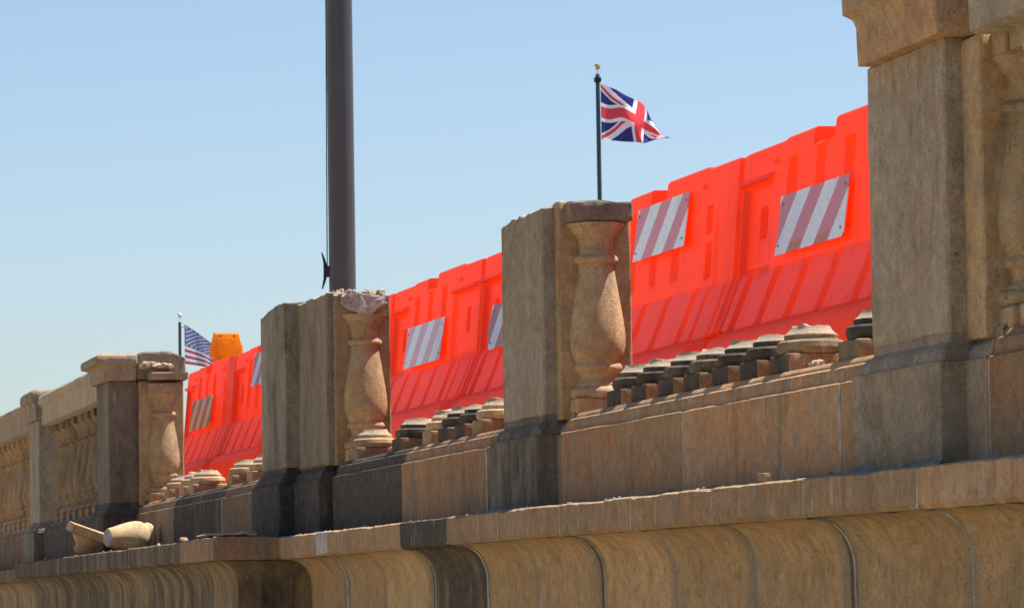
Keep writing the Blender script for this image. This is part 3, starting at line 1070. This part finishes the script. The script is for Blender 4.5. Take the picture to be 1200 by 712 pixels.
def front_y(s, z, var):
    y = lerp_tab(PROF, z)
    flush = lerp_tab([(2.02, 3.70), (2.40, 3.72), (2.47, 3.775), (2.65, 3.826), (2.7, 3.84)], z)
    if 2.47 <= z <= 2.665:                                       # grooves between the ribs of the sloped skirt
        g = 0.0
        for c in (.185, .49, .80, 1.12, 1.47): g = max(g, win(s, c - .028, c + .028, .009))
        for c in (.055, 1.63, 1.84): g = max(g, .7 * win(s, c - .012, c + .012, .007))
        f = sstep(2.468, 2.478, z)
        y += g * f * max(0.0, (flush + .012 - y))
    if z < 2.475:                                                # scallops of the foot roll at the joints
        y += .03 * win(s, -.1, .10, .03) + .03 * win(s, BL - .10, BL + .1, .03)
    up_ = sstep(2.66, 2.69, z)
    y += .022 * up_ * win(s, .04, .36, .01) * (1 - sstep(2.965, 2.98, z))      # recessed field under the handle
    if 2.79 < z < 2.895: y += .03 * win(s, .185, .245, .006)
    y -= .020 * win(s, .02, .37, .008) * win(z, 2.975, 2.993, .004)             # handle lip
    if var == 1:
        y += .016 * up_ * win(s, 1.36, 1.86, .01) * (1 - sstep(2.965, 2.98, z))
        y -= .020 * win(s, 1.36, 1.88, .008) * win(z, 2.975, 2.993, .004)
        if 2.79 < z < 2.895: y += .03 * win(s, 1.60, 1.66, .006)
    else:
        if 2.70 < z < 2.82: y += .028 * win(s, 1.55, 1.61, .006)
        if 2.86 < z < 2.96: y += .022 * win(s, 1.545, 1.60, .006)
        y += .008 * win(s, 1.66, 1.70, .01) * up_ * (1 - sstep(2.9, 2.93, z))
    for c, wv in ((.57, .04), (.865, .035), (1.155, .04)):                      # shallow flutes
        y += .024 * win(s, c - wv, c + wv, .012) * sstep(2.72, 2.76, z) * (1 - sstep(3.01, 3.03, z))
    y += .11 * win(s, .795, .99, .004) * sstep(3.040, 3.046, z)                 # notch in the crest
    y -= .010 * win(s, .82, .93, .006) * win(z, 3.026, 3.040, .004)
    for c in (.40, 1.50): y -= .012 * win(s, c - .022, c + .022, .005) * win(z, 3.026, 3.038, .003)
    y += .055 * (1 - sstep(.0, .018, s)) + .055 * sstep(BL - .018, BL, s)       # rounded ends
    return y


def crest(s, var):
    z = 0.0
    z += .006 * sstep(.45, .46, s) - .004 * sstep(1.0, 1.9, s)
    z -= .010 * win(s, .452, .470, .004) + .010 * win(s, 1.52, 1.54, .004)
    z += .008 * sstep(.99, .995, s) * (1 - sstep(1.5, 1.55, s))
    z -= .012 * (1 - sstep(0, .03, s)) + .012 * sstep(BL - .03, BL, s)
    return z


def barrier_mesh(var):
    bm = bmesh.new()
    ns = 200
    ss = [BL * i / ns for i in range(ns + 1)]
    zz = [2.02, 2.06, 2.12, 2.2, 2.28, 2.34, 2.38, 2.40, 2.42, 2.435, 2.45, 2.46, 2.468, 2.474, 2.479, 2.485] + [2.485 + (2.665 - 2.485) * k / 10 for k in range(1, 11)]
    zz += [2.672, 2.68, 2.69, 2.70, 2.705] + [2.72 + .02 * k for k in range(3)] + [2.775, 2.786, 2.791, 2.80, 2.83, 2.86, 2.865, 2.89, 2.8955, 2.92, 2.955, 2.961, 2.965, 2.971, 2.976, 2.98, 2.988, 2.993, 2.998, 3.01, 3.02, 3.025,
           3.029, 3.034, 3.039, 3.0425, 3.047, 3.055, 3.065, 3.075, 3.085, 3.093]
    zz = sorted(set(zz))
    grid = []
    for s in ss:
        col = []
        for z in zz:
            y = front_y(s, z, var)
            zo = crest(s, var) * sstep(3.03, 3.093, z)
            col.append(bm.verts.new((s - BL, y, z + zo)))
        grid.append(col)
    for a in range(ns):
        for b in range(len(zz) - 1):
            f = bm.faces.new((grid[a][b], grid[a + 1][b], grid[a + 1][b + 1], grid[a][b + 1]))
            zc, sc = (zz[b] + zz[b + 1]) / 2, (ss[a] + ss[a + 1]) / 2
            if 2.478 < zc < 2.66:
                rib = True
                for c, h in ((.185, .030), (.49, .030), (.80, .030), (1.12, .030), (1.47, .030), (.055, .015), (1.63, .015), (1.84, .015)):
                    if abs(sc - c) < h: rib = False
                if rib: f.material_index = 1  # raised ribs take the paler plastic with sky sheen in its colour
    # crest, back and ends
    zb = [3.093, 3.085, 2.98, 2.85, 2.67, 2.56, 2.475, 2.45, 2.40, 2.30, 2.02]
    sb = list(range(0, ns + 1, 5))
    prev = None
    back = []
    for i in sb:
        s = ss[i]
        e = .05 * ((1 - sstep(0, .03, s)) + sstep(BL - .03, BL, s))
        col = []
        for z in zb:
            y = 2 * YMID - lerp_tab(PROF, z) - e
            col.append(bm.verts.new((s - BL, y, z + (crest(s, var) if z > 3.05 else 0))))
        back.append(col)
    for a in range(len(sb) - 1):
        for b in range(len(zb) - 1):
            bm.faces.new((back[a][b], back[a + 1][b], back[a + 1][b + 1], back[a][b + 1]))
        lo = [grid[i][-1] for i in range(sb[a], sb[a + 1] + 1)]
        bm.faces.new(lo + [back[a + 1][0], back[a][0]])
    for a, col in ((0, grid[0]), (-1, grid[-1])):
        bm.faces.new(col + back[a])
    bot = [grid[i][0] for i in range(0, ns + 1)]
    bm.faces.new(bot + [back[a][-1] for a in range(len(sb) - 1, -1, -1)])
    bmesh.ops.translate(bm, verts=bm.verts, vec=(BL / 2, -YMID, -DECK))
    return finish(bm, [M['barrier'], M['barrier_rib_sheen']], angle=28)


BME = [barrier_mesh(0), barrier_mesh(1)]
# x of each barrier's left end, shell variant, panels (x0, z0, tilt, material) in world terms
units = [
    (-10.40, 0, None, 'orange water barrier hidden behind the tall right pier'),
    (-12.34, 0, (-11.835, 2.700, 'panel_rust', .70), 'orange water barrier with a low striped board beside the right pier'),
    (-14.28, 0, (-13.62, 2.838, 'panel', .68), 'orange water barrier with a high striped board right of the middle pier'),
    (-16.22, 0, (-15.93, 2.66, 'panel_red', .68), 'orange water barrier with a bent board mostly hidden behind the middle pier'),
    (-18.16, 1, (-17.70, 2.684, 'panel_pink', .79), 'orange water barrier with a whole striped board between the broken piers'),
    (-20.10, 0, None, 'orange water barrier hidden behind the wide dark pier, boardless'),
    (-22.87, 0, (-22.10, 2.85, 'panel_red', .68), 'orange water barrier with a board cut by the left edge of the wide dark pier'),
    (-24.80, 0, (-24.42, 2.688, 'panel_old', .86), 'leftmost orange water barrier with a faded khaki striped board'),
]
for i, (x, var, pn, lab) in enumerate(units):
    t = empty('water_barrier', (x + BL / 2, YMID, DECK), lab, 'traffic barrier', 'orange plastic barriers lined up along the bridge')
    link('barrier_shell', BME[var], t)
    if pn:
        px, pz, pm, pw = pn
        bm = bmesh.new()
        h = .198
        tilt = .028
        n = 8
        bent = pm == 'panel_red' and i == 3
        xs = [pw * k / n for k in range(n + 1)]
        fr = [[bm.verts.new((u - (.05 * (1 - abs(2 * v - 1)) if bent and u == 0 else 0) * 1.0, -tilt * (1 - v), h * v)) for v in (0, .3, .5, 1)] for u in xs]
        bk = [[bm.verts.new((q.co.x, q.co.y + .004, q.co.z)) for q in r] for r in fr]
        for a in range(n):
            for b in range(3):
                bm.faces.new((fr[a][b], fr[a + 1][b], fr[a + 1][b + 1], fr[a][b + 1]))
                bm.faces.new((bk[a][b], bk[a][b + 1], bk[a + 1][b + 1], bk[a + 1][b]))
            bm.faces.new((fr[a][3], fr[a + 1][3], bk[a + 1][3], bk[a][3]))
            bm.faces.new((fr[a][0], bk[a][0], bk[a + 1][0], fr[a + 1][0]))
        for a in (0, n):
            for b in range(3):
                bm.faces.new((fr[a][b], fr[a][b + 1], bk[a][b + 1], bk[a][b]))
        po = link('striped_board', finish(bm, M[pm], smooth=False), t)
        ytop = lerp_tab(PROF, pz + h) - .014
        po.location = Vector((px, ytop, pz)) - t.location
        if pm == 'panel_old': po['label'] = 'faded khaki and red striped board'
        for (u, v) in ((.03, .03), (pw - .03, .03), (.03, h - .03), (pw - .03, h - .03)):
            bm = bmesh.new()
            lathe(bm, [(.005, 0), (.005, .0015), (.003, .003)], 10, Matrix.Translation((u, -tilt * (1 - v / h) - .001, v)) @ Matrix.Rotation(math.radians(90), 4, 'X'))
            ro = link('rivet', finish(bm, M['rivet']), po)
    if i == len(units) - 1:
        bm = bmesh.new()
        box(bm, -BL / 2 - .13, -BL / 2 + .02, -.09, .05, .90, .955, bev=.012)
        link('end_lug', finish(bm, M['barrier']), t)

# ------------------------------------------------------------------ amber warning light on the leftmost barrier
lx, ly, lz = -24.25, 4.035, 3.075
t = empty('warning_light', (lx, ly, lz), 'amber barricade warning light on top of the leftmost orange barrier', 'warning light')
bm = bmesh.new()
half = [(.062, .042), (.090, .072), (.107, .128), (.107, .160), (.091, .205), (.082, .252)]
outline = [(-a, b) for a, b in half] + [(a, b) for a, b in reversed(half)]
rings = []
for (dx, k) in ((-.052, .90), (-.046, .96), (-.022, .97), (-.02, 1.0), (.02, 1.0), (.022, .965), (.040, .955), (.046, .90), (.046, .70), (.040, .66), (.040, .45), (.050, .38)):
    rings.append([bm.verts.new((dx, y * k, .148 + (z - .148) * k)) for y, z in outline])
for a, b in zip(rings, rings[1:]):
    for q in range(len(outline)):
        bm.faces.new((a[q], a[(q + 1) % len(outline)], b[(q + 1) % len(outline)], b[q]))
bm.faces.new(rings[0]); bm.faces.new(list(reversed(rings[-1])))
link('lens', finish(bm, M['amber'], 30), t)
bm = bmesh.new()
box(bm, -.055, .055, -.055, .055, .0, .055, bev=.008)
link('battery_case', finish(bm, M['amber']), t)
for y in (-.045, .045):
    bm = bmesh.new()
    lathe(bm, [(.008, 0), (.008, .004), (.004, .006)], 12, Matrix.Translation((.047, y, .228)) @ Matrix.Rotation(math.radians(90), 4, 'Y'))
    link('screw', finish(bm, M['rust']), t)

# orange and white drum glimpsed at the end of the barrier line
t = empty('traffic_drum', (-28.3, 4.66, DECK), 'orange and white traffic drum glimpsed behind the left end of the barriers', 'traffic drum')
for q, (za, zb_, ra, rb, m) in enumerate(((0, .09, .33, .33, 'black'), (.09, .30, .29, .285, 'drum'), (.30, .46, .28, .275, 'white_band'), (.46, .62, .27, .265, 'drum'), (.62, .78, .26, .255, 'white_band'),
                                          (.78, .93, .25, .245, 'drum'), (.93, 1.06, .235, .23, 'drum'), (1.06, 1.12, .12, .10, 'drum'))):
    bm = bmesh.new()
    lathe(bm, [(ra, za), (ra, za + .01), (rb, zb_ - .01), (rb - .006, zb_)], 32)
    link('drum_base' if q == 0 else 'drum_top' if q == 7 else 'reflective_band' if m == 'white_band' else 'drum_band', finish(bm, M[m]), t)

# ------------------------------------------------------------------ big bronze flagpole with cleat and halyard
px, py = -22.66, 4.50
px, py = px * 1.02, py * 1.02
t = empty('flagpole', (px, py, DECK), 'thick dark bronze pole with a rope cleat rising behind the wide dark pier', 'flagpole')
bm = bmesh.new()
lathe(bm, [(.16, 0), (.16, .03), (.12, .05), (.11, .06)], 40)
link('base_flange', finish(bm, M['pole']), t)
bm = bmesh.new()
lathe(bm, [(.0855, .05), (.0845, 1.3), (.0835, 2.5), (.081, 4.0), (.055, 9.0)], 56)
link('pole_shaft', finish(bm, M['pole']), t)
bm = bmesh.new()
d = Vector((-.25, -.97, 0)).normalized()          # side of the pole that carries the cleat
Q = Matrix(((d.x, -d.y, 0, 0), (d.y, d.x, 0, 0), (0, 0, 1, 0), (0, 0, 0, 1)))
cz = 1.62
bm = bmesh.new()
pts = [(.128, -.115, .004), (.119, -.085, .007), (.110, -.05, .010), (.107, 0, .012), (.110, .05, .010), (.119, .085, .007), (.128, .115, .004)]
rings = []
for (rr, zz_, th) in pts:
    rings.append([bm.verts.new(Q @ Vector((rr + th * math.cos(a), th * math.sin(a), cz + zz_))) for a in (math.pi * 2 * k / 8 for k in range(8))])
for a, b in zip(rings, rings[1:]):
    for q in range(8): bm.faces.new((a[q], a[(q + 1) % 8], b[(q + 1) % 8], b[q]))
bm.faces.new(rings[0]); bm.faces.new(list(reversed(rings[-1])))
cl = link('cleat', finish(bm, M['black'], 60), t)
bm = bmesh.new()
box(bm, .078, .108, -.014, .014, cz - .04, cz + .03, Q, .004)
link('cleat_stem', finish(bm, M['black']), t)
bm = bmesh.new()
box(bm, .080, .106, -.03, .012, cz + .0, cz + .028, Q, .006)
link('rope_wrap', finish(bm, M['rust']), t)
bm = bmesh.new()
prev = None
for k in range(24):
    u = k / 23
    zz0 = cz + .02 + u * 4.6
    r0 = lerp_tab([(.05, .0855), (1.3, .0845), (2.5, .0835), (4.0, .081), (9.0, .055)], zz0) + .002 + .009 * max(0, 1 - u * 3)
    zc = cz + .02 + u * 4.6
    ring = [bm.verts.new(Q @ Vector((r0 + .0035 * math.cos(a), .004 * math.sin(a) * 1.0, zc))) for a in (math.pi * 2 * j / 6 for j in range(6))]
    if prev:
        for q in range(6): bm.faces.new((prev[q], prev[(q + 1) % 6], ring[(q + 1) % 6], ring[q]))
    prev = ring
link('halyard', finish(bm, M['black'], 80), t)

# ------------------------------------------------------------------ far flags
Rv = Vector((math.sin(YAW), math.cos(YAW), 0))
Dv = Vector((math.cos(YAW), -math.sin(YAW), 0))


def union_colour(u, v):
    x, y = (u - .5) * 2.0, (v - .5)                 # 2:1-ish field
    X, Y = x * .9, y
    if abs(X) < .10 or abs(Y) < .10: return 1
    if abs(X) < .17 or abs(Y) < .17: return 0
    k = .5 / .9
    for sg in (1, -1):
        dd = (Y - sg * k * X) / math.sqrt(1 + k * k)
        if abs(dd) < .1:
            side = dd * (1 if X > 0 else -1) * sg
            if -.062 < side < .0 and True: return 1
    for sg in (1, -1):
        dd = abs(Y - sg * k * X) / math.sqrt(1 + k * k)
        if dd < .095: return 0
    return 2


def us_colour(u, v):
    if u < .40 and v > 6 / 13:
        cu, cv = u / .40, (v - 6 / 13) / (7 / 13)
        gx, gy = cu * 12, cv * 10
        ix, iy = round(gx), round(gy)
        if 1 <= ix <= 11 and 1 <= iy <= 9 and (ix + iy) % 2 == 0:
            if (gx - ix) ** 2 * .8 + (gy - iy) ** 2 < .17: return 0
        return 2
    return 1 if int(min(12, v * 13)) % 2 == 0 else 0


def flag(t, name, lx, topz, botz, wave, colour, mats, nu, nv):
    bm = bmesh.new()
    vs = []
    for i in range(nu + 1):
        u = i / nu
        x = lerp_tab(lx, u)
        zt, zb_ = lerp_tab(topz, u), lerp_tab(botz, u)
        col = []
        for j in range(nv + 1):
            v = j / nv
            dx, dd, vv = wave(u, v)
            p = Rv * (x + dx) + Dv * dd + Vector((0, 0, zb_ + (zt - zb_) * vv))
            col.append(bm.verts.new(p))
        vs.append(col)
    for i in range(nu):
        for j in range(nv):
            f = bm.faces.new((vs[i][j], vs[i + 1][j], vs[i + 1][j + 1], vs[i][j + 1]))
            f.material_index = colour((i + .5) / nu, (j + .5) / nv)
    return link(name, finish(bm, mats, 80), t)


# Union flag
bx, by = -57.6, 15.64
px_m = 60.0 / 4400.0                # metres per photo pixel at that distance
t = empty('flagpole', (bx, by, DECK - .12), 'dark green flagpole with gold ball flying the Union flag', 'flagpole', 'far flagpoles behind the bridge')
hz = 9.976 - (DECK - .12)
bm = bmesh.new()
lathe(bm, [(.10, 0), (.10, .04), (.055, .06), (.042, 1.0), (.034, hz - .14), (.030, hz - .12)], 24)
link('pole_shaft', finish(bm, M['greenpole']), t)
bm = bmesh.new()
lathe(bm, [(.012, hz - .12), (.012, hz - .05), (.02, hz - .045), (.04, hz - .03), (.052, hz), (.04, hz + .035), (.012, hz + .05)], 20)
link('gold_ball', finish(bm, M['gold']), t)
bm = bmesh.new()
box(bm, -.06, .05, -.05, .05, hz - .25, hz - .17, bev=.015)
link('truck_pulley', finish(bm, M['black']), t)


def P2(y): return hz + (77 - y) * px_m      # photo row -> height on this pole


def uw(u, v):
    fold = math.sin(3.3 * u * 3 + 2.2 * v)
    dd = .20 * min(u, .7) * math.sin(8.5 * u + 3.4 * v) + .08 * math.sin(17 * u - 7 * v) * min(u, .6)
    dx = .06 * math.sin(7 * u + 4.5 * v) * u
    vv = v + .14 * math.sin(math.pi * v) * math.sin(7.0 * u - .9) * (1 - .3 * u) * min(1, u * 4)
    return dx, dd, max(0, min(1, vv))


fx = [(0, .045), (.5, .045 + 46 * px_m), (.75, .045 + 61 * px_m), (1, .045 + 76 * px_m)]
flag(t, 'union_flag', fx, [(0, P2(97)), (.2, P2(104)), (.45, P2(119)), (.65, P2(134)), (.85, P2(151)), (1, P2(159))],
     [(0, P2(163)), (.25, P2(166)), (.6, P2(167)), (.85, P2(165)), (1, P2(163))], uw, union_colour, [M['fw'], M['fr'], M['fb']], 150, 96)

# United States flag
bx, by = -84.15, 12.945
k2 = 85.0 / 4400.0
t = empty('flagpole', (bx, by, DECK - .12), 'thin green flagpole with pale ball flying the American flag', 'flagpole', 'far flagpoles behind the bridge')
hz = 7.993 - (DECK - .12)
bm = bmesh.new()
lathe(bm, [(.11, 0), (.11, .04), (.05, .06), (.042, 1.0), (.034, hz - .16)], 20)
link('pole_shaft', finish(bm, M['greenpole']), t)
bm = bmesh.new()
lathe(bm, [(.012, hz - .17), (.014, hz - .06), (.03, hz - .05), (.055, hz), (.04, hz + .04), (.012, hz + .056)], 20)
link('pale_ball', finish(bm, M['silver']), t)
bm = bmesh.new()
for (z0, z1) in ((hz - .12, hz - .28),):
    box(bm, -.03, .03, .03, .12, z1, z1 + .02)
link('halyard_clip', finish(bm, M['silver']), t)


def P3(y): return hz + (369 - y) * k2


def sw(u, v):
    return .04 * math.sin(9 * u + 2 * v) * u, .16 * u * math.sin(8 * u + 1.5 * v), v


flag(t, 'american_flag', [(0, 5.5 * k2), (.4, 37 * k2), (1, 78 * k2)], [(0, P3(380)), (.2, P3(390)), (.4, P3(402)), (.7, P3(420)), (1, P3(428))],
     [(0, P3(426)), (.3, P3(430)), (.6, P3(440)), (1, P3(452))], sw, us_colour, [M['uw'], M['ur'], M['ub']], 190, 91)
